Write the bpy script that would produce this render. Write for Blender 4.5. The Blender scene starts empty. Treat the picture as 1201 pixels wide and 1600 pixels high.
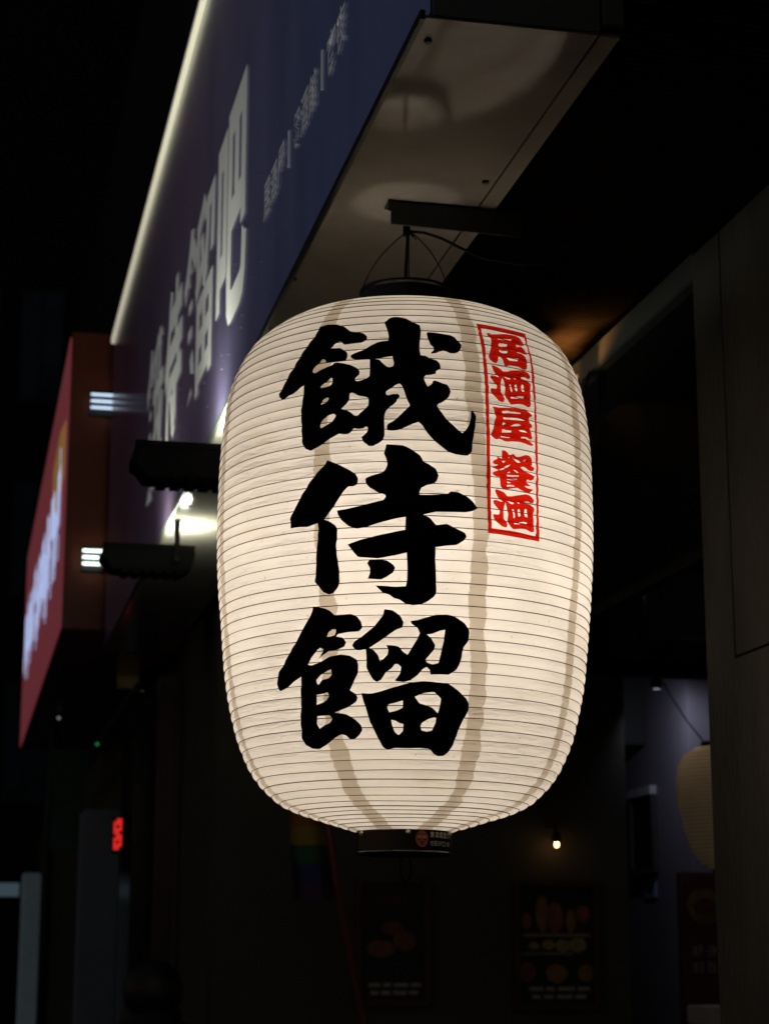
import bpy, bmesh, math, random
from mathutils import Vector, Matrix, noise
from mathutils.geometry import delaunay_2d_cdt

scene = bpy.context.scene
COL = scene.collection
R = math.radians
random.seed(7)

# ------------------------------------------------------------------ camera
# World axes: X = away from the street into the shop, Y = along the street, Z = up (metres).
cam_data = bpy.data.cameras.new('camera')
cam = bpy.data.objects.new('camera', cam_data)
COL.objects.link(cam)
cam.location = (0.0, 0.0, 1.6)
cam.rotation_euler = (R(90 + 12.926), 0, -R(12.26))
cam_data.sensor_fit = 'VERTICAL'
cam_data.sensor_height = 36.0
cam_data.sensor_width = 27.0
cam_data.lens = 68.6
cam_data.clip_start = 0.05
cam_data.clip_end = 400
cam_data.dof.use_dof = True
cam_data.dof.focus_distance = 2.90
cam_data.dof.aperture_fstop = 7.0
scene.camera = cam

# ------------------------------------------------------------------ night sky (the sun is far below the horizon)
world = bpy.data.worlds.new('World')
scene.world = world
world.use_nodes = True
wn = world.node_tree
sky = wn.nodes.new('ShaderNodeTexSky')
sky.sky_type = 'NISHITA'
sky.sun_disc = False
sky.sun_elevation = R(-1.8)
sky.sun_rotation = R(250)
bg = wn.nodes['Background']
wn.links.new(sky.outputs['Color'], bg.inputs['Color'])
bg.inputs['Strength'].default_value = 0.15

# ------------------------------------------------------------------ exposure and renderer
vs = scene.view_settings
vs.view_transform = 'Standard'
vs.look = 'None'
vs.exposure = 0.0
vs.gamma = 1.0
vs.use_curve_mapping = False
cy = scene.cycles
cy.use_denoising = True
cy.max_bounces = 9
cy.diffuse_bounces = 7
cy.glossy_bounces = 4
cy.transmission_bounces = 8
cy.sample_clamp_indirect = 4.0
cy.caustics_reflective = False
cy.caustics_refractive = False

# ------------------------------------------------------------------ helpers
class MB:
    """collects shapes; build() links them as ONE mesh object"""
    def __init__(s): s.v = []; s.f = []
    def quadbox(s, p):                       # 8 corners: bottom ring 0-3, top ring 4-7
        n = len(s.v); s.v += [tuple(q) for q in p]
        s.f += [tuple(n + i for i in f) for f in ((3,2,1,0),(4,5,6,7),(0,1,5,4),(1,2,6,5),(2,3,7,6),(3,0,4,7))]
        return s
    def box(s, x0, x1, y0, y1, z0, z1):
        return s.quadbox([(x0,y0,z0),(x1,y0,z0),(x1,y1,z0),(x0,y1,z0),(x0,y0,z1),(x1,y0,z1),(x1,y1,z1),(x0,y1,z1)])
    def prism(s, poly, axis, a, b):          # poly in the two other axes, extruded along axis from a to b
        def mk(u, w, t):
            return {'x': (t,u,w), 'y': (u,t,w), 'z': (u,w,t)}[axis]
        n = len(s.v); k = len(poly)
        s.v += [mk(u, w, a) for u, w in poly] + [mk(u, w, b) for u, w in poly]
        s.f += [tuple(range(n, n+k))[::-1], tuple(range(n+k, n+2*k))]
        s.f += [(n+i, n+(i+1)%k, n+k+(i+1)%k, n+k+i) for i in range(k)]
        return s
    def tube(s, pts, r, seg=8, closed=False):
        pts = [Vector(p) for p in pts]; k = len(pts); n = len(s.v)
        rs = r if isinstance(r, (list, tuple)) else [r]*k
        up = None
        for i, p in enumerate(pts):
            a = pts[i-1] if (i > 0 or closed) else p
            b = pts[(i+1) % k] if (i < k-1 or closed) else p
            t = (b - a).normalized()
            if up is None:
                up = t.orthogonal().normalized()
            up = (up - t*up.dot(t)).normalized()
            w = t.cross(up)
            for j in range(seg):
                q = 2*math.pi*j/seg
                s.v.append(tuple(p + rs[i]*(math.cos(q)*up + math.sin(q)*w)))
        m = k if closed else k-1
        for i in range(m):
            for j in range(seg):
                a, b = n+i*seg, n+((i+1) % k)*seg
                s.f.append((a+j, a+(j+1)%seg, b+(j+1)%seg, b+j))
        if not closed:
            s.f.append(tuple(n+j for j in range(seg))[::-1]); s.f.append(tuple(n+(k-1)*seg+j for j in range(seg)))
        return s
    def lathe(s, prof, seg=48, c=(0,0,0)):   # prof: (r, z) list, open
        n = len(s.v); k = len(prof)
        for r, z in prof:
            for j in range(seg):
                q = 2*math.pi*j/seg
                s.v.append((c[0]+r*math.cos(q), c[1]+r*math.sin(q), c[2]+z))
        for i in range(k-1):
            for j in range(seg):
                a, b = n+i*seg, n+(i+1)*seg
                s.f.append((a+j, a+(j+1)%seg, b+(j+1)%seg, b+j))
        return s
    def ball(s, c, r, seg=12, ring=8, sc=(1,1,1)):
        prof = [(max(1e-4, r*math.sin(math.pi*i/ring)), -r*math.cos(math.pi*i/ring)) for i in range(ring+1)]
        n = len(s.v); s.lathe(prof, seg)
        for i in range(n, len(s.v)):
            x, y, z = s.v[i]; s.v[i] = (c[0]+x*sc[0], c[1]+y*sc[1], c[2]+z*sc[2])
        return s
    def build(s, name, mat, parent=None, smooth=False, bevel=0):
        me = bpy.data.meshes.new(name); me.from_pydata(s.v, [], s.f); me.update()
        bm = bmesh.new(); bm.from_mesh(me)
        if bevel:
            es = [e for e in bm.edges if len(e.link_faces) == 2 and e.calc_face_angle(0) > 0.6]
            bmesh.ops.bevel(bm, geom=es, offset=bevel, segments=2, affect='EDGES', clamp_overlap=True)
        bmesh.ops.recalc_face_normals(bm, faces=bm.faces)
        bm.to_mesh(me); bm.free()
        if smooth:
            for p in me.polygons: p.use_smooth = True
        return link(name, me, mat, parent)

def link(name, me, mat, parent=None):
    o = bpy.data.objects.new(name, me); COL.objects.link(o)
    if mat: me.materials.append(mat)
    if parent: o.parent = parent
    return o
def tag(o, label=None, cat=None, group=None, kind=None):
    if label: o['label'] = label
    if cat: o['category'] = cat
    if group: o['group'] = group
    if kind: o['kind'] = kind
    return o
def thing(name, label, cat, loc=(0,0,0), rot=(0,0,0), group=None):
    o = bpy.data.objects.new(name, None); COL.objects.link(o)
    o.location = loc; o.rotation_euler = rot
    return tag(o, label, cat, group)
def rel(mb, loc):                            # shift world coordinates to a thing's own origin
    mb.v = [(x-loc[0], y-loc[1], z-loc[2]) for x, y, z in mb.v]; return mb

# ------------------------------------------------------------------ materials
def mat(name, col, rough=0.6, metal=0.0, var=0.25, scale=8.0, bump=0.0, bscale=40.0, spec=0.5, coat=0.0,
        emit=None, estr=0.0, col2=None, stretch=(1,1,1)):
    m = bpy.data.materials.new(name); m.use_nodes = True
    nt = m.node_tree; N = nt.nodes; L = nt.links
    b = N['Principled BSDF']
    b.inputs['Roughness'].default_value = rough
    b.inputs['Metallic'].default_value = metal
    b.inputs['Specular IOR Level'].default_value = spec
    b.inputs['Coat Weight'].default_value = coat
    tc = N.new('ShaderNodeTexCoord'); mp = N.new('ShaderNodeMapping'); mp.inputs['Scale'].default_value = stretch
    L.new(tc.outputs['Object'], mp.inputs['Vector'])
    nz = N.new('ShaderNodeTexNoise'); nz.inputs['Scale'].default_value = scale; nz.inputs['Detail'].default_value = 6
    nz.inputs['Roughness'].default_value = 0.65
    L.new(mp.outputs['Vector'], nz.inputs['Vector'])
    rp = N.new('ShaderNodeValToRGB')
    c2 = col2 or tuple(min(1, c*(1+var)) for c in col)
    c1 = tuple(c*(1-var) for c in col) if not col2 else col
    rp.color_ramp.elements[0].position = 0.3; rp.color_ramp.elements[1].position = 0.7
    rp.color_ramp.elements[0].color = (*c1, 1); rp.color_ramp.elements[1].color = (*c2, 1)
    L.new(nz.outputs['Fac'], rp.inputs['Fac']); L.new(rp.outputs['Color'], b.inputs['Base Color'])
    rr = N.new('ShaderNodeMapRange'); rr.inputs['To Min'].default_value = max(0.02, rough*0.8); rr.inputs['To Max'].default_value = min(1, rough*1.2)
    L.new(nz.outputs['Fac'], rr.inputs['Value']); L.new(rr.outputs['Result'], b.inputs['Roughness'])
    if bump:
        n2 = N.new('ShaderNodeTexNoise'); n2.inputs['Scale'].default_value = bscale; n2.inputs['Detail'].default_value = 4
        L.new(mp.outputs['Vector'], n2.inputs['Vector'])
        bp = N.new('ShaderNodeBump'); bp.inputs['Strength'].default_value = bump; bp.inputs['Distance'].default_value = 0.01
        L.new(n2.outputs['Fac'], bp.inputs['Height']); L.new(bp.outputs['Normal'], b.inputs['Normal'])
    if emit:
        b.inputs['Emission Color'].default_value = (*emit, 1); b.inputs['Emission Strength'].default_value = estr; m.cycles.emission_sampling = 'NONE'
    return m

def paper_mat(name, trans, diff, f, spots=True):
    m = bpy.data.materials.new(name); m.use_nodes = True
    nt = m.node_tree; N = nt.nodes; L = nt.links
    for n in list(N): N.remove(n)
    out = N.new('ShaderNodeOutputMaterial'); mix = N.new('ShaderNodeMixShader'); mix.inputs['Fac'].default_value = f
    tr = N.new('ShaderNodeBsdfTranslucent'); df = N.new('ShaderNodeBsdfDiffuse')
    tc = N.new('ShaderNodeTexCoord')
    def nse(sc, det=4, stretch=(1,1,1)):
        mp = N.new('ShaderNodeMapping'); mp.inputs['Scale'].default_value = stretch
        L.new(tc.outputs['Object'], mp.inputs['Vector'])
        n = N.new('ShaderNodeTexNoise'); n.inputs['Scale'].default_value = sc; n.inputs['Detail'].default_value = det
        L.new(mp.outputs['Vector'], n.inputs['Vector']); return n
    def ramp(n, p0, p1, c0, c1):
        r = N.new('ShaderNodeValToRGB'); r.color_ramp.elements[0].position = p0; r.color_ramp.elements[1].position = p1
        r.color_ramp.elements[0].color = (*c0, 1); r.color_ramp.elements[1].color = (*c1, 1)
        L.new(n.outputs['Fac'], r.inputs['Fac']); return r
    def mul(a, b):
        x = N.new('ShaderNodeMix'); x.data_type = 'RGBA'; x.blend_type = 'MULTIPLY'; x.inputs['Factor'].default_value = 1
        L.new(a, x.inputs['A']); L.new(b, x.inputs['B']); return x.outputs['Result']
    cloud = ramp(nse(9, 5), .3, .7, (.935,.925,.905), (1,1,1))          # uneven pulp
    fibre = ramp(nse(160, 3, (1,1,3)), .3, .75, (.92,.91,.88), (1,1,1))
    col = mul(cloud.outputs['Color'], fibre.outputs['Color'])
    if spots:
        sp = ramp(nse(150, 1), .735, .79, (1,1,1), (.40,.30,.20))        # specks and fly marks
        big = ramp(nse(13, 3), .62, .76, (1,1,1), (.93,.89,.80))       # old water stains
        col = mul(mul(col, sp.outputs['Color']), big.outputs['Color'])
    base = N.new('ShaderNodeRGB'); base.outputs[0].default_value = (*trans, 1)
    c = mul(col, base.outputs[0]); L.new(c, tr.inputs['Color'])
    df.inputs['Color'].default_value = (*diff, 1)
    # creases: fine slanting folds, stronger in some places
    mp = N.new('ShaderNodeMapping'); mp.inputs['Rotation'].default_value = (0, R(24), 0); mp.inputs['Scale'].default_value = (26, 26, 210)
    L.new(tc.outputs['Object'], mp.inputs['Vector'])
    wr = N.new('ShaderNodeTexNoise'); wr.inputs['Scale'].default_value = 1.0; wr.inputs['Detail'].default_value = 2; wr.inputs['Distortion'].default_value = .6
    L.new(mp.outputs['Vector'], wr.inputs['Vector'])
    msk = ramp(nse(7, 2), .42, .62, (.12,.12,.12), (1,1,1))
    hm = N.new('ShaderNodeMath'); hm.operation = 'MULTIPLY'; L.new(wr.outputs['Fac'], hm.inputs[0]); L.new(msk.outputs['Color'], hm.inputs[1])
    bp = N.new('ShaderNodeBump'); bp.inputs['Strength'].default_value = 1.0; bp.inputs['Distance'].default_value = .011
    L.new(hm.outputs[0], bp.inputs['Height'])
    L.new(bp.outputs['Normal'], tr.inputs['Normal'])
    L.new(df.outputs[0], mix.inputs[1]); L.new(tr.outputs[0], mix.inputs[2]); L.new(mix.outputs[0], out.inputs['Surface'])
    return m

def emitter(name, col, s, sampled=True):
    m = bpy.data.materials.new(name); m.use_nodes = True
    b = m.node_tree.nodes['Principled BSDF']
    b.inputs['Base Color'].default_value = (*[min(.8, c*.8) for c in col], 1)
    b.inputs['Emission Color'].default_value = (*col, 1); b.inputs['Emission Strength'].default_value = s
    if (s < 2 or name.startswith('led_tube')) and name not in ('led_strip',): m.cycles.emission_sampling = 'NONE'
    return m

M = {}
M['paper'] = paper_mat('lantern_paper', (.90,.88,.84), (.93,.91,.87), .40)
M['seam'] = paper_mat('doubled_paper', (.53,.470,.385), (.78,.73,.64), .40)
M['red_ink'] = paper_mat('red_ink', (.86,.018,.006), (.30,.006,.003), .85, spots=False)
M['black_ink'] = mat('black_ink', (.006,.0055,.005), .75, var=.2, spec=.15)
M['wire'] = mat('rib_wire', (.028,.017,.010), .8, spec=.1)
M['black_gloss'] = mat('black_lacquer', (.003,.003,.003), .25, var=.3, spec=.5, bump=.05, bscale=30)
M['cable'] = mat('black_cable', (.004,.004,.004), .6, spec=.15)
M['dark_metal'] = mat('dark_metal', (.026,.029,.026), .5, metal=.3, bump=.08, bscale=60)
M['flood_body'] = mat('flood_housing', (.004,.004,.004), .6, spec=.2)
M['soffit'] = mat('soffit_panel', (.215,.198,.172), .095, var=.28, scale=2.2, spec=.18, bump=.008, bscale=7)
M['end'] = mat('sign_end_metal', (.16,.17,.15), .45, var=.15, scale=4)
M['plaster'] = mat('grimy_board', (.020,.018,.015), .85, col2=(.072,.063,.052), scale=5, bump=.45, bscale=60, stretch=(1,1,.4))
M['groove'] = mat('dark_core', (.008,.0075,.007), .9, spec=.08)
M['ceil'] = mat('dark_steel_deck', (.015,.011,.008), .5, var=.3, scale=3, spec=.0)
M['lintel'] = mat('grey_lintel', (.030,.034,.033), .8, var=.2)
M['glass_dark'] = mat('dark_shop_glass', (.0022,.0025,.0028), .8, spec=.02)
M['wall_dark'] = mat('dark_wall', (.060,.058,.048), .8, var=.25, scale=3, bump=.1)
M['wall_purple'] = mat('lilac_wall', (.20,.195,.235), .7, var=.12, scale=2)
M['wall_red'] = mat('red_panel', (.075,.012,.014), .6, var=.2)
M['white'] = mat('white_paint', (.50,.51,.54), .5, var=.2)
M['column'] = mat('pale_column', (.21,.26,.34), .6, var=.15, scale=3)
M['road'] = mat('asphalt', (.045,.045,.048), .8, var=.3, scale=60, bump=.3, bscale=200)
M['pave'] = mat('paving', (.20,.19,.18), .8, var=.2, scale=10, bump=.15)
M['facade'] = mat('far_facade', (.006,.0065,.008), .9, var=.3, scale=1)
M['far_glass'] = mat('far_window_glass', (.045,.075,.11), .6, var=.4, scale=2, spec=.2)
M['frame_dark'] = mat('dark_frame', (.016,.015,.014), .6)
M['wood_red'] = mat('reddish_frame', (.06,.022,.014), .5, var=.3)
M['poster_black'] = mat('poster_black', (.010,.010,.012), .4)
M['orange'] = mat('orange_panel', (.19,.034,.014), .5, var=.15, scale=2)
M['yellow'] = mat('yellow_board', (.38,.30,.13), .6, var=.2)
M['green'] = mat('green_board', (.03,.11,.06), .6, var=.2)
M['skin'] = mat('skin', (.45,.28,.20), .5, var=.1)
M['hair'] = mat('black_hair', (.012,.010,.009), .45, var=.3, scale=60)
M['cloth'] = mat('dark_cloth', (.02,.022,.028), .9, var=.3, scale=30)

# ------------------------------------------------------------------ the setting: ground
tag(MB().box(-60,-3.6,-20,160,-.30,-.004).build('far_pavement', M['pave']), kind='structure')
tag(MB().box(-3.6,.25,-20,160,-.30,-.12).build('road', M['road']), kind='structure')
tag(MB().box(.25,60,-20,160,-.30,-.0).build('pavement', M['pave']), kind='structure')
tag(MB().box(.13,.248,-20,160,-.30,.004).build('kerb', M['lintel'], bevel=.01), kind='structure')

# ------------------------------------------------------------------ the box sign over the lantern
SX, SR, SB, ST, SN, SF = .566, .848, 2.847, 4.20, 2.362, 8.05       # face X, rear X, bottom, top, near end, far end

def sign_face_mat():
    m = mat('printed_sign_vinyl', (.06,.055,.11), .20, var=.08, scale=3, spec=.5, bump=.02, bscale=14)
    nt = m.node_tree; N = nt.nodes; L = nt.links; b = N['Principled BSDF']
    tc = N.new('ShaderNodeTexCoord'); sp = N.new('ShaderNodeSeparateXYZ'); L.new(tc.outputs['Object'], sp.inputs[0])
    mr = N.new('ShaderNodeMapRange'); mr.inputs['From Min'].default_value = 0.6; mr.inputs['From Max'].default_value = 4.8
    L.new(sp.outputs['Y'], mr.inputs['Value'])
    rp = N.new('ShaderNodeValToRGB')                                   # navy to plum print; fading light at the far end painted in
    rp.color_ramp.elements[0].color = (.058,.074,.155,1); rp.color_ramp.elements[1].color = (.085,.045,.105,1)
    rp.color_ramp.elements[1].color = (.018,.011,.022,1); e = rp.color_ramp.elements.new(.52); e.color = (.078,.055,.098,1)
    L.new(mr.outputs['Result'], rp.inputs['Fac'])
    dz = N.new('ShaderNodeTexNoise'); dz.inputs['Scale'].default_value = 5; dz.inputs['Detail'].default_value = 6
    mp = N.new('ShaderNodeMapping'); mp.inputs['Scale'].default_value = (1,.9,.35)
    L.new(tc.outputs['Object'], mp.inputs['Vector']); L.new(mp.outputs['Vector'], dz.inputs['Vector'])
    dr = N.new('ShaderNodeValToRGB'); dr.color_ramp.elements[0].position = .3; dr.color_ramp.elements[1].position = .7
    dr.color_ramp.elements[0].color = (.72,.72,.74,1); dr.color_ramp.elements[1].color = (1,1,1,1)
    L.new(dz.outputs['Fac'], dr.inputs['Fac'])
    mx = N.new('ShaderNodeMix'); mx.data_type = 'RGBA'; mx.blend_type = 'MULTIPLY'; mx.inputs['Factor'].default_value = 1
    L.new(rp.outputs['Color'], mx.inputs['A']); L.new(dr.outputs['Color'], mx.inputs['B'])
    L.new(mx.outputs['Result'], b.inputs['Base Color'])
    L.new(mx.outputs['Result'], b.inputs['Emission Color']); b.inputs['Emission Strength'].default_value = .22   # weak emission in the same colours, dark far end included
    return m

S0 = (SX, SN, SB)
sign = thing('shop_sign', 'long blue and purple box sign with white characters above the big lantern', 'sign', S0)
def sp(mb, name, m, **k): return rel(mb, S0).build(name, m, sign, **k)
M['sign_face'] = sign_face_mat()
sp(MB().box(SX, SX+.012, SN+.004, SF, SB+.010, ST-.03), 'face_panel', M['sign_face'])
sp(MB().box(SX+.016, SR-.03, SN, SN+.014, SB+.004, ST-.004), 'end_panel', M['end'])
sp(MB().box(SR-.026, SR+.004, SN-.006, SN+.010, SB+.012, ST-.004), 'end_trim', M['end'], bevel=.002)
sp(MB().box(SX+.004, SR-.032, SN+.003, SF, SB, SB+.004), 'soffit_panel', M['soffit'])
sp(MB().box(SR-.029, SR, SN+.003, SF, SB-.001, SB+.0035), 'soffit_strip', M['soffit'])
sp(MB().box(SX+.014, SR-.002, SN+.016, SF-.004, SB+.006, ST-.01), 'box_body', M['groove'])
sp(MB().box(SX-.003, SX+.004, SN, SF, SB-.004, SB+.010), 'bottom_edge_trim', M['dark_metal'])
M['led_strip'] = emitter('led_strip', (1.0,.95,.74), .36)
sp(MB().box(SX-.014, SX+.02, SN-.004, SF, ST-.030, ST), 'light_strip', M['led_strip'], bevel=.004)
for (x, y) in ((.59,2.43),(.572,3.43),(.60,4.4),(.60,5.35),(.80,2.9),(.80,4.0)):
    sp(MB().lathe([(.0006,-.004),(.005,-.004),(.006,0)], 10, (x,y,SB)), 'screw', M['dark_metal'])

dust = MB(); rd = random.Random(3)
for i in range(90):
    y = rd.uniform(3.6, 6.2); z = SB+.05+abs(rd.gauss(0,.28)); r = rd.uniform(.0008,.0028)
    n = len(dust.v)
    dust.v += [(SX-.0015, y+r*math.cos(q*math.pi/3), z+r*math.sin(q*math.pi/3)) for q in range(6)]; dust.f.append(tuple(range(n, n+6)))
tag(rel(dust, S0).build('dust_specks', mat('dust', (.7,.7,.68), .6), sign), kind='stuff')
DG = bpy.context.evaluated_depsgraph_get
def glyph(ch, offset=0.0, res=3):
    c = bpy.data.curves.new('glyph', 'FONT'); c.body = ch; c.resolution_u = res; c.offset = offset
    o = bpy.data.objects.new('glyph', c); COL.objects.link(o); bpy.context.view_layer.update()
    me = bpy.data.meshes.new_from_object(o.evaluated_get(DG()))
    bpy.data.objects.remove(o); bpy.data.curves.remove(c)
    vs_ = [tuple(v.co) for v in me.vertices]; fs = [tuple(p.vertices) for p in me.polygons]
    bpy.data.meshes.remove(me)
    xs = [v[0] for v in vs_]; ys = [v[1] for v in vs_]
    x0, x1, y0, y1 = min(xs), max(xs), min(ys), max(ys)
    return [((v[0]-x0)/(x1-x0), (v[1]-y0)/(y1-y0)) for v in vs_], fs
def put_glyph(name, g, f, m, parent):
    """f maps (u, v) in 0..1 and a height to a local point; the character is a thin slab"""
    uv, fs = g; n = len(uv)
    v = [f(a, b, 1) for a, b in uv]
    me = bpy.data.meshes.new(name); me.from_pydata(v, [], fs); me.update()
    return link(name, me, m, parent)

M['sign_white'] = mat('sign_white_vinyl', (.62,.62,.62), .35, var=.06, scale=4, emit=(.62,.62,.66), estr=.10)
def sign_char(ch, y0, y1, z0, z1, off):
    put_glyph('character', glyph(ch, off), lambda u, v, h: (-.0025, y0+(y1-y0)*u-SN, z0+(z1-z0)*v-SB), M['sign_white'], sign)
for ch, y0, y1, z0, z1 in (('餓',6.36,5.82,3.04,3.58),('侍',5.77,5.31,3.04,3.58),('餾',5.27,4.60,3.04,3.58),('吧',4.54,4.03,3.03,3.58)):
    sign_char(ch, y0, y1, z0, z1, .030 if ch in '吧侍' else .014)
for i, ch in enumerate('居酒屋'): sign_char(ch, 3.77-i*.09, 3.69-i*.09, 3.085, 3.165, .012)
for i, ch in enumerate('餐酒館'): sign_char(ch, 3.41-i*.085, 3.333-i*.085, 3.08, 3.16, .012)
for i, ch in enumerate('宵夜'): sign_char(ch, 3.06-i*.085, 2.983-i*.085, 3.075, 3.155, .012)
for y in (3.467, 3.116):
    sp(MB().box(SX-.0025, SX-.0005, y-.004, y+.004, 3.085, 3.16), 'divider_bar', M['sign_white'])

# ------------------------------------------------------------------ the bracket the lantern hangs from
b0 = (.665, 3.02, 2.802)
br = thing('hanging_bracket', 'dark grey steel angle bar screwed under the sign above the big lantern', 'bracket', b0)
def tilted(mb, loc):
    mb = rel(mb, loc)
    mb.v = [(x, y - .0*x, z - .10*max(0, x-.18)) for x, y, z in mb.v]; return mb
tilted(MB().box(.665,.892,3.008,3.012,2.803,2.842), b0).build('web', M['dark_metal'], br)
tilted(MB().box(.662,.892,3.012,3.045,2.8425,2.8462), b0).build('flange', M['dark_metal'], br)
rel(MB().box(.660,.668,3.006,3.010,2.826,2.8455), b0).build('end_tab', M['dark_metal'], br)
for x in (.70, .78): rel(MB().lathe([(.0006,-.004),(.005,-.004),(.006,0)], 10, (x,3.03,2.8425)), b0).build('screw', M['dark_metal'], br)

# ------------------------------------------------------------------ the big lantern
LOC = (.688, 3.023, 1.80)
lantern = thing('paper_lantern', 'large glowing white paper lantern with three bold black characters and red label', 'lantern',
                LOC, (0, R(.4), -R(12.82)))
PROF = [(-.004,.072),(.0034,.0958),(.0302,.1799),(.057,.218),(.0838,.2395),(.1106,.2534),(.1374,.2639),(.1642,.2711),(.191,.2771),(.2178,.2821),
 (.2446,.2861),(.2715,.2889),(.2983,.2915),(.3251,.2938),(.3519,.2962),(.3787,.2983),(.4055,.3004),(.4323,.302),(.4591,.3027),
 (.4859,.3027),(.5128,.3024),(.5396,.3019),(.5664,.3013),(.5932,.3003),(.62,.2985),(.6468,.2959),(.6736,.2923),(.7004,.2875),
 (.7272,.279),(.761,.262),(.7849,.24),(.8035,.215),(.8165,.185),(.826,.15),(.837,.11),(.849,.076)]
# arc length table of a smoothed profile
def catmull(P, n=8):
    out = []
    for i in range(len(P)-1):
        a, b, c, d = P[max(0,i-1)], P[i], P[i+1], P[min(len(P)-1,i+2)]
        for k in range(n):
            t = k/n
            out.append(tuple(.5*((2*b[j])+(-a[j]+c[j])*t+(2*a[j]-5*b[j]+4*c[j]-d[j])*t*t+(-a[j]+3*b[j]-3*c[j]+d[j])*t**3) for j in (0,1)))
    return out + [P[-1]]
CP = catmull(PROF)
S = [0.0]
for a, b in zip(CP, CP[1:]): S.append(S[-1] + math.hypot(b[0]-a[0], b[1]-a[1]))
NR = round(S[-1]/.0163); PITCH = S[-1]/NR
import bisect
def at_s(s):
    i = max(1, min(len(S)-1, bisect.bisect_left(S, s))); t = (s-S[i-1])/max(1e-9, S[i]-S[i-1])
    z = CP[i-1][0]+(CP[i][0]-CP[i-1][0])*t; r = CP[i-1][1]+(CP[i][1]-CP[i-1][1])*t
    dz, dr = CP[i][0]-CP[i-1][0], CP[i][1]-CP[i-1][1]; l = math.hypot(dz, dr) or 1
    return z, r, -dr/l, dz/l                       # z, r, outward normal (nz, nr)
ZS = [c[0] for c in CP]
def s_of_z(z):
    i = max(1, min(len(S)-1, bisect.bisect_left(ZS, z))); t = (z-ZS[i-1])/max(1e-9, ZS[i]-ZS[i-1])
    return S[i-1]+(S[i]-S[i-1])*t
RIBJ = [random.gauss(0,.00045) for _ in range(NR+2)]
def skin(th, s, off=0.0):
    """point on the bellied paper, th in radians from the lantern's front"""
    f = (s/PITCH) % 1.0
    z, r, nz, nr = at_s(s)
    sag = 1 + .55*noise.noise((math.cos(th)*2.3, math.sin(th)*2.3, s*14))
    d = off + .0021*sag*math.sin(math.pi*f)**.8
    wob = .0012*noise.noise((math.cos(th)*1.7+5, math.sin(th)*1.7, s*3.1))
    z += d*nz + .0010*noise.noise((math.cos(th)*1.3, math.sin(th)*1.3+9, round(s/PITCH)*.9)); r += d*nr + wob
    return (r*math.sin(th), -r*math.cos(th), z)

SEAMS = [-164,-119,-72.5,-24,20.5,61.5,108,153]     # degrees
def seam_c(k, s):
    t = s/S[-1]
    d = {3: -1.5*(t-.5)*4, 4: 3.0*(.62-t)*1.6, 5: 5*((t-.45)**2)*6}.get(k, 0)
    if k == 4: d = 3.2*(.66-t)*1.6
    return SEAMS[k] + d + 1.1*noise.noise((k*3.7, s*6, 0))
VS = 6
rows = [PITCH*(i/VS) for i in range(NR*VS+1)]
JL = [[random.gauss(0,.0014) for _ in range(NR+2)] for k in range(8)]
JR = [[random.gauss(0,.0018) for _ in range(NR+2)] for k in range(8)]
def seam_edges(k, s):                               # the ragged overlap of two gores, in degrees
    q = s/PITCH; i0 = min(int(q+1e-6), NR); t = max(0, q-i0)
    r = max(at_s(s)[1], .07)
    step = lambda J: J[i0]*(1-t) + J[i0+1]*t if t < .85 else J[i0+1]
    fz = .0018*noise.noise((s*120, k*5.1, 1.7)) + .0016*noise.noise((s*420, k*2.3, 4.4))
    l = -.0125 + step(JL[k]) + fz; w = .0130 + step(JR[k]) - fz*.7
    c = seam_c(k, s)
    return c + math.degrees(l/r), c + math.degrees(w/r)
def sheet(name, edge, n, m):
    v = []; f = []
    for s in rows:
        a, b = edge(s)
        for j in range(n+1): v.append(skin(R(a+(b-a)*j/n), s))
    for i in range(len(rows)-1):
        for j in range(n):
            q = i*(n+1)+j; f.append((q, q+1, q+n+2, q+n+1))
    me = bpy.data.meshes.new(name); me.from_pydata(v, [], f); me.update()
    for p in me.polygons: p.use_smooth = True
    return link(name, me, m, lantern)
for k in range(8):                                  # eight paper gores and their doubled, glued overlaps
    sheet('paper_panel', lambda s: (seam_edges(k, s)[1], seam_edges((k+1) % 8, s)[0] + (360 if k == 7 else 0)), 26, M['paper'])
    sheet('paper_seam', lambda s: seam_edges(k, s), 6, M['seam'])
for i in range(1, NR):                              # rib hoops
    pts = []
    for j in range(120):
        th = 2*math.pi*j/120
        p = skin(th, i*PITCH, .0009)
        pts.append(p)
    MB().tube(pts, .00060*random.uniform(.8,1.25), 5, True).build('rib', M['wire'], lantern, smooth=True)

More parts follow.
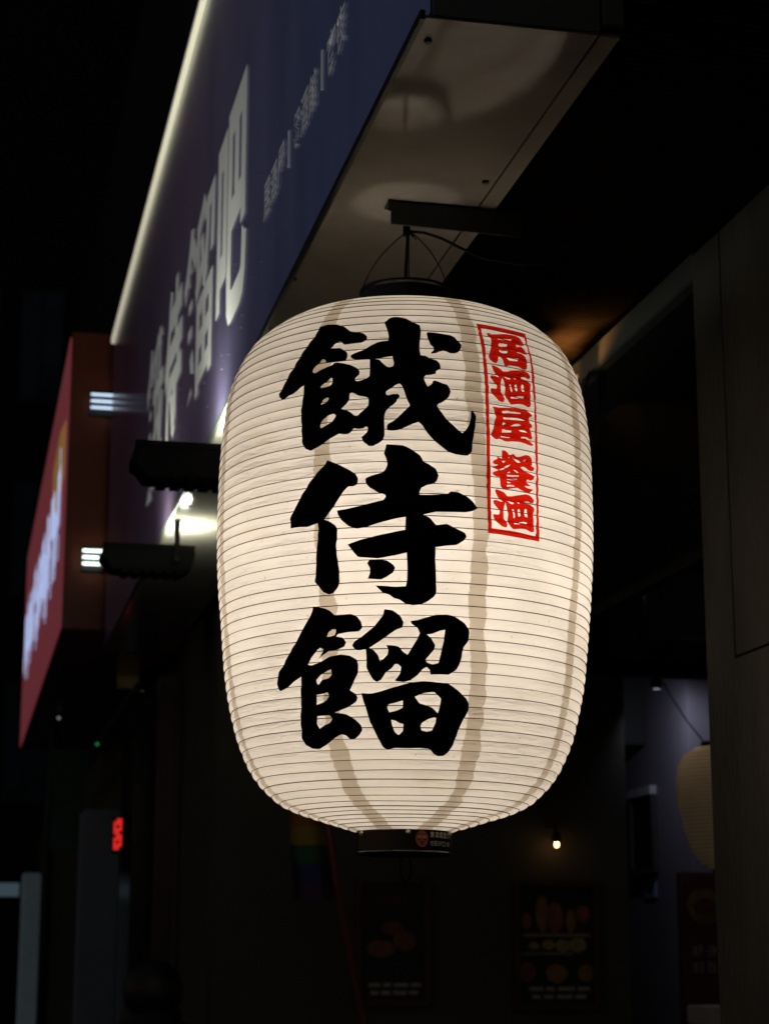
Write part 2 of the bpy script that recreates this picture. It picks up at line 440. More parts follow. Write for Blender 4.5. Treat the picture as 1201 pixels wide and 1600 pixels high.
BLACK_INK = """
-2916 7473 -2639 7492 -2277 7473 -2010 7416 -1768 7314 -1509 7295 -1329 7257 -1191 7185 -1220 7128 -1349 7087 -1560 7084 -1866 7074 -1951 7104 -2002 7148 -2089 7153 -2192 7118 -2301 7043 -2170 7031 -2012 7028 -1879 6985 -1764 6931 -1747 6875 -1811 6830 -1900 6814 -2163 6820 -2319 6814 -2447 6816 -2436 6842 -2490 6873 -2572 6876 -2645 6833 -2765 6778 -2850 6713 -2844 6681 -2776 6668 -2617 6696 -2398 6728 -2214 6756 -2158 6793 -2066 6799 -1878 6773 -1632 6726 -1449 6679 -1356 6621 -1357 6566 -1450 6530 -1491 6508 -1473 6471 -1371 6461 -1201 6490 -1047 6532 -1057 6674 -1067 6808 -1229 6818 -1435 6821 -1585 6835 -1649 6862 -1647 6894 -1535 6913 -1302 6960 -1072 7025 -814 7084 -534 7103 -530 7178 -576 7279 -672 7412 -724 7447 -634 7467 -546 7507 -408 7539 -219 7534 2 7500 248 7435 427 7372 460 7298 439 7178 405 7062 399 6948 429 6861 578 6856 748 6812 905 6784 988 6731 1022 6669 868 6610 866 6563 710 6543 569 6536 526 6508 525 6462 566 6401 602 6368 635 6353 705 6374 762 6406 777 6442 834 6453 932 6437 1044 6410 1186 6396 1269 6345 1289 6284 1234 6213 1091 6140 950 6090 885 6058 975 5977 1112 5883 1279 5791 1446 5715 1621 5652 1731 5712 1821 5799 1867 5891 1888 6013 1932 6018 1989 5980 2030 5914 2011 5808 1962 5656 1915 5534 1892 5384 1839 5345 1752 5311 1581 5312 1412 5320 1217 5351 1024 5419 860 5489 614 5617 478 5734 355 5797 206 5761 -11 5708 -227 5663 -363 5656 -499 5662 -527 5680 -514 5747 -338 5813 -149 5902 14 5985 123 6046 68 6106 -2 6205 -72 6312 -114 6366 -183 6394 -294 6374 -431 6322 -555 6277 -573 6246 -539 6215 -484 6212 -374 6233 -222 6233 -175 6205 -207 6167 -248 6152 -261 6114 -343 6061 -479 6017 -560 5957 -605 5883 -603 5801 -595 5696 -588 5592 -633 5518 -741 5468 -904 5429 -1042 5434 -1156 5477 -1227 5523 -1228 5553 -1261 5566 -1187 5589 -1105 5631 -1070 5675 -1071 5723 -1135 5732 -1190 5708 -1330 5700 -1472 5717 -1514 5696 -1569 5653 -1653 5629 -1783 5632 -1914 5652 -2045 5614 -2191 5576 -2369 5526 -2550 5469 -2720 5437 -2830 5438 -2961 5472 -3064 5546 -3102 5715 -3124 5898 -3153 6084 -3141 6175 -3114 6281 -3136 6508 -3241 6470 -3370 6410 -3489 6382 -3631 6371 -3847 6332 -3925 6339 -4010 6376 -4045 6441 -3979 6490 -3820 6609 -3749 6695 -3520 6865 -3347 7018 -3168 7159 -2997 7296 -2914 7398
-2522 6401 -2541 6425 -2452 6474 -2333 6514 -2245 6547 -2184 6553 -2182 6497 -2194 6443 -2289 6413 -2412 6405
-2505 6133 -2508 6161 -2435 6210 -2345 6235 -2260 6235 -2271 6200 -2353 6164 -2444 6145
-2474 5759 -2499 5811 -2487 5855 -2391 5902 -2243 5947 -2094 5965 -2011 5935 -2059 5892 -2146 5851 -2294 5806 -2399 5778
-1863 6034 -1749 6082 -1666 6139 -1634 6191 -1623 6268 -1560 6278 -1472 6262 -1355 6224 -1183 6209 -1084 6188 -1062 6142 -1064 6058 -1201 5986 -1338 5922 -1409 5907 -1495 5925 -1597 5969 -1715 6005
-921 6812 -790 6801 -701 6744 -584 6687 -485 6670 -372 6685 -345 6724 -376 6787 -398 6851 -563 6842 -792 6825
640 7248 701 7258 865 7254 1104 7237 1345 7225 1493 7191 1621 7127 1687 7064 1644 6988 1564 6944 1456 6915 1308 6912 1206 6937 1089 6946 1000 6930 897 6903 737 6891 753 6915 812 6941 837 6981 801 7013 730 7032 690 7092 650 7166 629 7215
-2243 5255 -1946 5186 -1618 5089 -1403 5013 -1328 4941 -1347 4859 -1451 4826 -1610 4831 -1795 4721 -1981 4576 -2146 4460 -2326 4358 -2119 4309 -1972 4249 -1918 4179 -1931 4071 -1968 3951 -1940 3776 -1891 3613 -1876 3426 -1929 3334 -2072 3258 -2215 3241 -2385 3282 -2526 3367 -2652 3439 -2617 3532 -2592 3774 -2540 4014 -2506 4176 -2514 4312 -2838 4268 -3111 4283 -3408 4279 -3445 4419 -3360 4511 -3084 4730 -2849 4911 -2590 5064 -2337 5190
-531 5446 -70 5433 185 5369 415 5274 502 5192 645 5152 850 5073 927 4978 876 4908 799 4859 595 4833 442 4782 392 4720 392 4674 748 4679 1185 4703 1264 4744 1473 4740 1739 4686 1927 4597 2054 4521 1902 4473 1687 4446 1265 4437 852 4433 496 4386 674 4342 855 4232 1164 4258 1375 4210 1668 4139 1735 4087 1672 4031 1436 3951 1147 3935 853 3910 847 3728 876 3436 893 3224 806 3169 625 3101 417 3059 209 3049 2 3075 -154 3130 -310 3149 -440 3202 -621 3230 -725 3284 -829 3338 -569 3330 -259 3313 25 3321 60 3401 69 3587 46 3821 -260 3778 -773 3736 -1059 3754 -1321 3767 -1452 3842 -1620 3959 -1185 4024 -771 4071 -363 4113 2 4156 15 4350 -262 4323 -771 4259 -1080 4210 -1367 4190 -1605 4237 -1818 4338 -1899 4409 -1927 4473 -1604 4489 -1184 4533 -823 4572 -594 4596 -533 4642 -570 4679 -774 4714 -981 4787 -1112 4867 -1113 4936 -933 4974 -651 5019 -550 5065 -500 5134 -527 5217 -605 5316
-1007 3721 -773 3723 -516 3707 -336 3640 -275 3594 -336 3520 -491 3468 -672 3424 -828 3431 -1048 3442 -984 3513 -983 3593 -1060 3668
-2734 3081 -2369 3041 -2198 3001 -2059 2925 -1751 2928 -1558 2932 -1369 2888 -1252 2807 -1227 2727 -1321 2676 -1650 2669 -1960 2650 -2019 2617 -1822 2594 -1713 2525 -1772 2461 -1973 2426 -2234 2419 -2480 2347 -2607 2298 -2475 2386 -2439 2438 -2526 2467 -2651 2431 -2852 2319 -2980 2231 -2868 2214 -2551 2257 -2244 2327 -1894 2351 -1613 2327 -1422 2271 -1366 2192 -1392 2076 -1533 1948 -1661 1833 -1494 1779 -1431 1727 -1477 1676 -1752 1602 -2190 1533 -1830 1501 -1543 1420 -1378 1341 -1346 1265 -1435 1215 -1604 1154 -1794 1148 -1902 1208 -2056 1223 -2299 1176 -2603 1091 -2962 1027 -3210 1040 -3465 1097 -3565 1177 -3491 1317 -3471 1446 -3355 1678 -3313 1886 -3255 2069 -3509 2012 -3819 1931 -4123 1890 -4218 1933 -4214 2013 -4113 2155 -3875 2265 -3478 2502 -3055 2778 -2758 2994
-2307 2619 -2245 2684 -2127 2720 -2024 2717 -2015 2678 -2058 2634 -2191 2621
-2717 1934 -2730 2000 -2579 2074 -2326 2133 -2217 2148 -2217 2065 -2313 2020 -2530 2000 -2633 1945
-2794 1654 -2761 1792 -2569 1800 -2378 1821 -2351 1769 -2432 1706 -2595 1678
-2809 1308 -2860 1391 -2809 1494 -2579 1496 -2387 1498 -2305 1444 -2381 1394 -2624 1348
-571 2990 -650 2879 -890 2736 -1215 2609 -1463 2534 -1537 2469 -1441 2407 -1277 2400 -1139 2424 -1116 2332 -1125 2150 -1048 2071 -942 1980 -834 1940 -695 1970 -556 2081 -365 2145 -284 2197 -204 2197 -97 2158 -124 2067 -286 1956 -42 1938 175 1965 390 2044 549 2136 655 2163 756 2112 770 2053 1044 2059 1321 2056 1538 2125 1667 2245 1731 2456 1892 2566 1891 2724 1735 2812 1428 2910 1212 2926 893 2918 578 2869 370 2832 171 2820 187 2786 372 2722 437 2643 375 2564 219 2432 88 2327 -45 2366 -177 2444 -363 2462 -532 2466 -469 2392 -497 2327 -605 2276 -724 2237 -765 2316 -897 2395 -1031 2430 -841 2486 -521 2594 -257 2693 -74 2725 -32 2799 -127 2891 -336 2970
797 2634 1008 2690 1168 2706 1147 2574 1076 2390 1005 2219 816 2196 653 2222 613 2266 728 2332 869 2412 883 2465 772 2568 638 2624
-1310 1790 -1040 1774 -702 1811 -260 1874 176 1931 557 1955 942 1946 1334 1931 1630 1841 1911 1731 2015 1656 2019 1579 1922 1468 1828 1394 1718 1240 1635 1098 1518 984 1343 931 1154 921 988 952 850 1014 511 1024 85 1014 -310 1021 -558 989 -706 1034 -868 1173 -1076 1377 -1173 1557 -1272 1712
-528 1579 -487 1630 -262 1655 -40 1689 -51 1579 -236 1540 -463 1515
-409 1412 -267 1399 -153 1361 -26 1349 -38 1248 -184 1202 -301 1235 -384 1323
308 1734 566 1787 897 1811 1120 1717 1097 1613 1040 1510 861 1585 660 1621 462 1645
564 1377 761 1430 995 1458 986 1381 898 1266 724 1247 546 1263 511 1326"""
RED_INK = """
2349 7503 3155 7497 4305 7501 4220 7313 4225 7108 4217 6929 4193 6682 4168 6570 4154 6406 4142 6167 4124 5976 4115 5789 4111 5610 4110 5425 4110 5241 4112 5058 4098 4906 4108 4725 4104 4543 4134 4366 4139 4146 3717 4143 3189 4152 2699 4160 2363 4165 2359 4340 2343 4516 2334 4694 2326 4796 2323 5111 2337 5293 2335 5558 2332 5741 2344 6112 2342 6346 2344 6424 2347 6664 2348 6858 2341 7074 2332 7235
2478 7434 3103 7433 3814 7425 4190 7432 4142 7303 4138 7069 4114 6819 4083 6619 4065 6444 4074 6254 4039 5968 4031 5781 4009 5508 4033 5326 4033 5143 4004 5003 4011 4899 4015 4717 4014 4446 4016 4213 3286 4234 2479 4241 2475 4346 2453 4522 2448 4700 2447 4848 2445 5209 2444 5748 2448 6118 2466 6402 2462 6528 2459 6768 2468 7063 2451 7264
2619 7338 2690 7350 2786 7334 3041 7354 3292 7385 3542 7400 3794 7406 3898 7385 3975 7338 4052 7292 3973 7237 3831 7227 3639 7227 3670 7192 3852 7219 3962 7190 4059 7135 4029 7102 3889 7094 3776 7110 3618 7102 3648 7089 3816 7094 3921 7060 3983 7011 4024 6966 3958 6940 3957 6901 3928 6849 3838 6829 3723 6837 3590 6854 3388 6854 3255 6847 3154 6828 3080 6831 3048 6872 3027 6919 2961 6953 2900 6963 2874 6936 2840 6875 2793 6844 2692 6848 2579 6884 2538 6929 2602 7003 2670 7098 2712 7182 2728 7255 2673 7293
2970 7275 3221 7300 3561 7319 3528 7297 3244 7274 3006 7258
2982 7190 3126 7198 3292 7198 3271 7161 3109 7151 2966 7143
2944 7076 3057 7065 3247 7080 3223 7045 3130 7029 3023 7029 2944 7046
3188 6968 3400 6982 3655 6999 3582 6946 3409 6932 3253 6925
2612 6794 2703 6800 2820 6780 2917 6754 2994 6727 3164 6741 3367 6774 3573 6795 3715 6812 3856 6812 3967 6784 4020 6741 3989 6699 3915 6691 3800 6704 3659 6693 3655 6675 3745 6669 3813 6664 3948 6639 4001 6611 3984 6551 3943 6432 3947 6337 3918 6249 3843 6220 3742 6227 3633 6245 3501 6242 3348 6226 3197 6204 3138 6225 3062 6266 3014 6291 2990 6365 3017 6462 3009 6528 2967 6582 2936 6613 2907 6587 2868 6478 2854 6373 2929 6332 2968 6278 2946 6234 2874 6222 2777 6230 2664 6274 2573 6324 2512 6381 2523 6401 2602 6411 2699 6407 2733 6440 2733 6482 2655 6515 2564 6561 2534 6595 2544 6620 2586 6637 2675 6639 2791 6621 2836 6620 2703 6689 2632 6742
3020 6647 3144 6638 3238 6632 3214 6617 3097 6615
3372 6656 3445 6659 3427 6637 3379 6638
3180 6523 3232 6528 3249 6453 3257 6408 3211 6398 3194 6467
3374 6536 3439 6541 3446 6441 3379 6429 3365 6472
3635 6565 3696 6566 3703 6451 3631 6449 3605 6504
3198 6322 3343 6333 3521 6365 3677 6370 3667 6334 3515 6327 3339 6307 3200 6297
2554 6130 2631 6131 2786 6128 3068 6149 3361 6169 3577 6169 3713 6186 3822 6154 3942 6109 3937 6071 3830 6051 3823 6004 3840 5959 3917 5938 3913 5895 3832 5885 3874 5840 3893 5796 3868 5775 3911 5742 3896 5708 3816 5705 3706 5723 3596 5721 3487 5709 3507 5692 3660 5703 3814 5677 3959 5621 3877 5602 3764 5604 3611 5618 3439 5627 3189 5616 3027 5601 2907 5600 2810 5616 2733 5625 2656 5607 2580 5619 2506 5651 2485 5686 2529 5744 2579 5812 2603 5906 2658 5956 2639 6001 2604 6045 2588 6081
2849 6062 3062 6090 3311 6101 3514 6100 3500 6074 3306 6059 3058 6048 2886 6035
2890 5969 3132 5983 3384 5999 3555 5995 3663 5982 3508 5969 3232 5955 2897 5938
2870 5894 2976 5881 2867 5844
3146 5854 3248 5893 3396 5912 3512 5897 3414 5880 3266 5862
2838 5781 2976 5777 3142 5780 3140 5753 2994 5739 2826 5730
3410 5813 3539 5826 3648 5822 3717 5801 3580 5794 3451 5797
2794 5695 2872 5677 3111 5684 3090 5666 2910 5658 2792 5657
2814 5452 2921 5459 2999 5431 3048 5398 3118 5403 3180 5423 3241 5412 3301 5387 3406 5393 3513 5415 3644 5442 3755 5444 3842 5411 3890 5369 3887 5313 3835 5286 3948 5264 3934 5226 3854 5208 3742 5214 3634 5242 3548 5253 3430 5239 3503 5213 3674 5181 3851 5154 3959 5136 3904 5077 3801 5054 3691 5064 3657 5038 3667 5012 3798 4972 3709 4960 3568 4954 3642 4932 3774 4925 3897 4925 3771 4865 3661 4857 3512 4877 3324 4908 3181 4894 3000 4868 2863 4864 2777 4885 2740 4928 2742 5037 2638 5035 2553 5052 2498 5080 2602 5118 2697 5140 2509 5172 2528 5182 2700 5224 2586 5226 2521 5245 2531 5273 2626 5299 2674 5313 2666 5354 2761 5333 2819 5327 2825 5387
2716 5148 2794 5168 2972 5228 3096 5253 3010 5207 2871 5165 2755 5142
3026 5363 3086 5364 3055 5341
3173 5368 3258 5351 3382 5333 3438 5308 3339 5294 3277 5310 3221 5342
3527 5354 3666 5370 3584 5337
2798 5285 2925 5291 2855 5261
3186 5184 3272 5179 3370 5146 3307 5141 3246 5160
2968 5113 3037 5135 3093 5132 3007 5111
2957 5079 3166 5087 3376 5096 3361 5082 3166 5065 2986 5058
2981 5027 3165 5035 3333 5042 3287 5022 3084 5010 2980 5009
2970 4979 3092 4967 3042 4953 2969 4952
2959 4927 3082 4938 3182 4936 3226 4922 2968 4903
2577 4833 2643 4844 2747 4830 2862 4810 2968 4754 3117 4761 3321 4793 3617 4833 3770 4825 3880 4779 3924 4742 3889 4716 3788 4713 3700 4727 3570 4714 3612 4690 3765 4688 3886 4652 3926 4619 3896 4554 3900 4437 3937 4350 3919 4277 3841 4263 3729 4273 3597 4294 3449 4289 3183 4261 3081 4292 2999 4358 2982 4410 2995 4500 2964 4569 2916 4629 2913 4656 2876 4608 2849 4509 2842 4411 2940 4376 2980 4339 2963 4285 2905 4274 2808 4280 2672 4330 2558 4386 2510 4441 2537 4457 2688 4455 2734 4502 2733 4533 2629 4567 2535 4615 2513 4650 2555 4675 2649 4676 2762 4660 2829 4664 2687 4714 2594 4780
2976 4688 3055 4676 3198 4665 3153 4642 3074 4646
3313 4684 3394 4679 3379 4667 3344 4666
3139 4564 3197 4568 3229 4515 3221 4441 3172 4434 3170 4502
3331 4577 3391 4581 3421 4483 3345 4463 3333 4522
3572 4599 3639 4599 3675 4477 3575 4483 3563 4547
3214 4371 3362 4378 3529 4403 3666 4399 3652 4374 3445 4365 3219 4347"""
def polys(txt):
    out = []
    for line in txt.strip().split('\n'):
        n = [int(q) for q in line.split()]
        out.append([(n[i]/100, n[i+1]/1e4) for i in range(0, len(n), 2)])
    return out
def rounded(p):                                     # soften the traced outline a little, keep its corners
    q = []
    for i in range(len(p)):
        a, b, c = Vector(p[i-1]), Vector(p[i]), Vector(p[(i+1) % len(p)])
        u, w = b-a, c-b
        u2, w2 = Vector((u.x*.0053, u.y)), Vector((w.x*.0053, w.y))
        ang = u2.angle(w2, 0) if u2.length > 1e-6 and w2.length > 1e-6 else 0
        if ang > 1.25: q.append(tuple(b)); continue
        q.append(tuple(b - u*.25)); q.append(tuple(b*.94 + ((a+c)/2)*.06)) ; q.append(tuple(b + w*.25))
    return q
def inside(x, y, loops):
    c = False
    for L in loops:
        j = len(L)-1
        for i in range(len(L)):
            if (L[i][1] > y) != (L[j][1] > y) and x < (L[j][0]-L[i][0])*(y-L[i][1])/(L[j][1]-L[i][1])+L[i][0]: c = not c
            j = i
    return c
def bbox(l): xs = [p[0] for p in l]; ys = [p[1] for p in l]; return min(xs), max(xs), min(ys), max(ys)
def ink(name, loops, m, off, grid=.0042):
    """flat print that follows the paper: coordinates are (metres round the girth, arc length)"""
    L = [[(R(a)*.30, s_of_z(z)) for a, z in l] for l in loops]
    x0, x1, y0, y1 = bbox([p for l in L for p in l])
    v = []; e = []
    for l in L:
        n = len(v); v += [Vector(p) for p in l]; e += [(n+i, n+(i+1) % len(l)) for i in range(len(l))]
    ny = int((y1-y0)/grid)+1; nx = int((x1-x0)/(grid*2))+1
    for i in range(ny+1):
        for j in range(nx+1):
            p = (x0+(j+.5*(i % 2))*grid*2, y0+i*grid)
            if inside(*p, L): v.append(Vector(p))
    rv, re, rf, *_ = delaunay_2d_cdt(v, e, [], 0, 1e-7)
    fs = []
    for f in rf:
        c = (sum((rv[i] for i in f), Vector((0,0))))/len(f)
        if inside(c.x, c.y, L): fs.append(tuple(f))
    used = sorted({i for f in fs for i in f}); mp = {i: k for k, i in enumerate(used)}
    me = bpy.data.meshes.new(name)
    me.from_pydata([skin(rv[i].x/.30, rv[i].y, off) for i in used], [], [tuple(mp[i] for i in f) for f in fs]); me.update()
    bm = bmesh.new(); bm.from_mesh(me); bmesh.ops.recalc_face_normals(bm, faces=bm.faces); bm.to_mesh(me); bm.free()
    for p in me.polygons: p.use_smooth = True
    return link(name, me, m, lantern)
def group_loops(P):                                 # outer outlines with the holes that lie in them
    P = [rounded(p) for p in P]; outer = []
    for p in P:
        host = [q for q in outer if q[0] is not p and inside(p[0][0], p[0][1], [q[0]])]
        (host[-1].append(p) if host else outer.append([p]))
    return outer
B = group_loops(polys(BLACK_INK))
def zc(l): b = bbox(l[0]); return (b[2]+b[3])/2
for name, lo, hi, lab in (('first_character', .50, .9, None), ('middle_character', .28, .50, None), ('last_character', 0, .28, None)):
    sel = [l for g in B if lo <= zc(g) < hi for l in g]
    if sel: ink('black_character', sel, M['black_ink'], .0011)
Rd = polys(RED_INK)
frame_loops = [rounded(Rd[0]), rounded(Rd[1])]
ink('red_label_border', frame_loops, M['red_ink'], .0011)
for g in group_loops(Rd[2:]): ink('red_character', g, M['red_ink'], .0011, .003)

# caps, cord, bulb
mb = MB().lathe([(.066,.842),(.0775,.842),(.0790,.846),(.0775,.850),(.0765,.880),(.0785,.8835),(.0785,.8875),(.074,.8885),(.0715,.884),(.066,.842)], 64)
mb.build('top_cap', M['black_gloss'], lantern, smooth=False)
M['lining'] = mat('pale_tin', (.85,.82,.76), .5, var=.1)
MB().lathe([(.0655,.840),(.0705,.8838)], 64).build('cap_lining', M['lining'], lantern, smooth=True)
cap = MB().lathe([(.0008,-.034),(.0700,-.034),(.0715,-.0405),(.0752,-.0405),(.0758,-.038),(.0745,-.036),(.0745,.004),(.0700,.010)], 64).build('bottom_cap', M['black_gloss'], lantern)
M['rivet'] = mat('rivet_metal', (.55,.50,.38), .35, metal=.7)
def on_cap(th, z, h=0.0): th = R(th); r = .0746+h; return (r*math.sin(th), -r*math.cos(th), z)
for th in (5, -60, 70, 130, -130):
    MB().ball(on_cap(th, -.009, .0005), .0040, 12, 8).build('rivet', M['rivet'], cap, smooth=True)
# little maker's sticker: red roundel with a face, two lines of small type
M['st_red'] = mat('sticker_red', (.26,.035,.022), .5, var=.2)
M['st_dark'] = mat('sticker_dark', (.03,.008,.006), .6)
M['st_white'] = mat('sticker_white', (.34,.32,.28), .5)
def decal(name, pts, th, z, h, m):
    v = [on_cap(th+math.degrees(x/.0746), z+y, h) for x, y in pts]
    c = on_cap(th+math.degrees(sum(p[0] for p in pts)/len(pts)/.0746), z+sum(p[1] for p in pts)/len(pts), h)
    me = bpy.data.meshes.new(name); k = len(v)
    me.from_pydata(v+[c], [], [(i, (i+1) % k, k) for i in range(k)]); me.update()
    return link(name, me, m, cap)
def ell(rx, ry, x=0, y=0, n=24, a0=0, a1=360): return [(x+rx*math.cos(R(a0+(a1-a0)*i/n)), y+ry*math.sin(R(a0+(a1-a0)*i/n))) for i in range(n)]
decal('sticker_roundel', ell(.0105,.0128), 22, -.0185, .0004, M['st_red'])
for sx in (-1, 1):
    decal('sticker_mark', ell(.0030,.0022, sx*.0042, .0030, 12), 22, -.0185, .0007, M['st_white'])
    decal('sticker_mark', ell(.0013,.0013, sx*.0040, .0030, 10), 22, -.0185, .0010, M['st_dark'])
    decal('sticker_mark', [(sx*.0012,.0052),(sx*.0040,.0074),(sx*.0078,.0072),(sx*.0080,.0058),(sx*.0040,.0060)], 22, -.0185, .0008, M['st_dark'])
    decal('sticker_mark', [(sx*.0014,-.0010),(sx*.0050,.0002),(sx*.0080,-.0012),(sx*.0060,-.0028),(sx*.0028,-.0024)], 22, -.0185, .0008, M['st_dark'])
decal('sticker_mark', ell(.0024,.0036, 0, -.0064, 12), 22, -.0185, .0008, M['st_dark'])
def cap_text(txt, th0, z0, h, w):
    th = th0
    for ch in txt:
        if ch == ' ': th += math.degrees(w*.5/.0746); continue
        ww = w*(.55 if ch in '0123456789' else .25 if ch == '-' else .92); step = w*(.66 if ch in '0123456789' else .4 if ch == '-' else 1.06)
        g = glyph(ch, .012, 2)
        hh, zz = (h, z0) if ch != '-' else (h*.12, z0+h*.45)
        put_glyph('sticker_character', g, lambda u, v, q: on_cap(th+math.degrees(u*ww/.0746), zz+v*hh, .0005), M['st_white'], cap)
        th += math.degrees(step/.0746)
cap_text('東森燈籠公司', 32.5, -.0165, .0095, .0092)
cap_text('宅配0922-00', 32.5, -.0290, .0080, .0076)
# pull loop under the cap
pts = [(.003+.0085*math.cos(R(a)), .002*math.sin(R(a*1.0)), -.060+.021*math.sin(R(a))) for a in range(0, 360, 12)]
MB().tube(pts, .0016, 7, True).build('pull_loop', M['cable'], lantern, smooth=True)
# hanging wires (lantern coordinates; the bracket is .998 above the base)
HK = (.004, -.004, .998)
def sagged(a, b, bow, n=10):
    a, b, bow = Vector(a), Vector(b), Vector(bow)
    return [a.lerp(b, i/n) + bow*math.sin(math.pi*i/n) for i in range(n+1)]
MB().tube(sagged(HK, (-.0755,-.012,.886), (-.010,0,.004)), .0010, 6).build('hanging_wire', M['cable'], lantern, smooth=True)
MB().tube(sagged(HK, (.0700,-.026,.884), (.008,0,.006)), .0010, 6).build('hanging_wire', M['cable'], lantern, smooth=True)
MB().tube(sagged(HK, (.004,.0765,.886), (.0,.010,.004)), .0010, 6).build('hanging_wire', M['cable'], lantern, smooth=True)
MB().tube([(.002,-.002,1.002),(.001,-.001,.97),(-.001,0,.93),(-.002,.0,.88),(-.001,0,.7),(0,0,.49)], .0030, 8).build('power_cord', M['cable'], lantern, smooth=True)
MB().tube([(.004,0,.997),(.03,.002,.995),(.06,.004,.985),(.09,.006,.970),(.125,.012,.955),(.20,.02,.945),(.30,.03,.96)], .0027, 8).build('supply_cable', M['cable'], lantern, smooth=True)
MB().box(-.006,.006,-.006,.006,.988,1.006).build('hook_clamp', M['cable'], lantern, bevel=.001)
for a in ((.010,-.004,.985),(.016,-.004,.980)): MB().tube([HK, a], .0013, 5).build('wire_end', M['cable'], lantern)
MB().lathe([(.0008,.505),(.016,.505),(.018,.50),(.018,.46),(.0145,.455)], 20).build('lamp_socket', M['cable'], lantern, smooth=True)
M['bulb'] = emitter('warm_bulb', (1.0,.872,.755), 55.0)
MB().lathe([(.0145,.457),(.018,.44),(.034,.415),(.045,.385),(.047,.360),(.042,.335),(.028,.319),(.0008,.313)], 24).build('bulb', M['bulb'], lantern, smooth=True)

# ------------------------------------------------------------------ flood lights on arms below the sign
M['flood_glass'] = emitter('flood_lens', (.96,1.0,.80), 140.0)
def flood(x0, x1, y, z0, z1, arm_x, label):
    o = thing('flood_light', label, 'flood light', (arm_x, y, z0), group='flood lights under the purple sign')
    l = (arm_x, y, z0)
    h = z1-z0; d = .055
    prof = [(x0,z1),(x1,z1),(x1+.004,z1-.014),(x1-.004,z0+.018),(x1-.02,z0+.004),(x0+.026,z0+.004),(x0+.006,z0+.030),(x0-.006,z0+.036),(x0-.006,z0+.048)]
    rel(MB().prism(prof, 'y', y-d, y+d), l).build('housing', M['flood_body'], o, bevel=.002)
    n = 6
    for i in range(n):
        xx = x0+.05+(x1-x0-.075)*(i+.5)/n
        rel(MB().box(xx-.011, xx+.011, y-d+.004, y+d-.004, z0-.004, z0+.006), l).build('cooling_fin', M['flood_body'], o)
    rel(MB().box(x0+.01, x1-.008, y-d+.008, y+d-.008, z1+.0005, z1+.004), l).build('lens', M['flood_glass'], o)
    rel(MB().box(x0-.002, x1+.002, y-d-.002, y-d+.005, z1-.006, z1+.009), l).build('lens_rim', M['flood_body'], o)
    rel(MB().box(arm_x-.008, arm_x+.008, y-d-.016, y-d-.004, z0+.03, SB-.006), l).build('arm', M['flood_body'], o)
    rel(MB().box(arm_x-.011, arm_x+.011, y-d-.024, y-d+.016, SB-.0065, SB-.0015), l).build('mounting_plate', M['flood_body'], o)
    rel(MB().tube([(arm_x,y-d-.022,z0+.036),(arm_x,y-d+.002,z0+.036)], .008, 10), l).build('pivot_bolt', M['dark_metal'], o)
    for (fx) in (x0-.003,): rel(MB().box(fx-.006, fx+.004, y-.02, y+.02, z0+.036, z0+.052), l).build('cable_gland', M['flood_body'], o)
    return o
flood(.364, .640, 4.415, 2.678, 2.758, .586, 'black flood light half hidden behind the big lantern, nearer of two')
flood(.380, .640, 5.605, 2.694, 2.766, .588, 'black flood light under far end of purple sign, bright patch above it')

# ------------------------------------------------------------------ right-hand board-clad pier
p0 = (1.433, 2.0, 0)
pier = thing('clad_pier', 'brown board-clad pier with dark joint lines right of the big lantern', 'pillar', p0)
rel(MB().box(1.446,1.80,1.6,3.592,0,3.02), p0).build('core', M['groove'], pier)
rel(MB().prism([(1.6,0),(3.6,0),(3.6,3.02),(3.4575,3.02),(3.4575,2.1585),(1.6,2.1585)], 'x', 1.433, 1.4455), p0).build('cladding_board', M['plaster'], pier)
rel(MB().box(1.4335,1.4456,1.6,3.4515,2.1645,3.02), p0).build('cladding_board', M['plaster'], pier)

# ------------------------------------------------------------------ ceiling, lintel and shop front on the right
v = []; f = []
nx = 260
for i in range(nx+1):
    y = -.5 + 9.5*i/nx*1.0
    v += [(.86, y, 0), (3.8, y, 0)]
# corrugated deck: ridges run in X, 38 mm apart
deck = MB(); n = len(deck.v); k = 0
ys = []
y = 2.0
while y < 9.0:
    ys += [(y, 0), (y+.006, 0), (y+.008, .005), (y+.017, .005)]; y += .019
for yy, dz in ys: deck.v += [(.852, yy, 3.062+dz), (3.8, yy, 3.062+dz)]
for i in range(len(ys)-1): deck.f.append((2*i, 2*i+1, 2*i+3, 2*i+2))
tag(deck.build('canopy_ceiling', M['ceil']), kind='structure')
tag(MB().box(.852,3.8,-1.5,1.99,3.062,3.075).build('canopy_ceiling_board', M['ceil']), kind='structure')
l0 = (1.44, 3.6, 2.3)
sf = thing('shop_window', 'dark glazed shop front with pale grey lintel band behind the big lantern', 'shop window', l0)
rel(MB().box(1.436,1.50,3.603,6.6,2.972,3.034), l0).build('lintel', M['lintel'], sf, bevel=.003)
rel(MB().box(1.47,1.50,3.603,6.6,3.036,3.060), l0).build('head_trim', M['groove'], sf)
rel(MB().box(1.462,1.472,3.603,6.6,2.42,2.970), l0).build('glass_panel', M['glass_dark'], sf)
rel(MB().box(1.452,1.482,3.603,6.6,2.395,2.418), l0).build('bottom_rail', M['groove'], sf)
w0 = (1.425, 4.29, 2.94)
wl = thing('wall_lamp', 'small warm uplighter on the lintel almost hidden behind the big lantern', 'lamp', w0)
M['amber'] = emitter('amber_bulb', (1.0,.45,.12), 3200.0)
for dx in (-.013, .013): rel(MB().box(1.385+dx-.0015,1.385+dx+.0015,4.265,4.315,2.900,2.962), w0).build('side_plate', M['dark_metal'], wl)  # plates added round the bulb to shape its patch on the ceiling
rel(MB().box(1.3735,1.3965,4.265,4.315,2.897,2.8995), w0).build('base_plate', M['dark_metal'], wl)
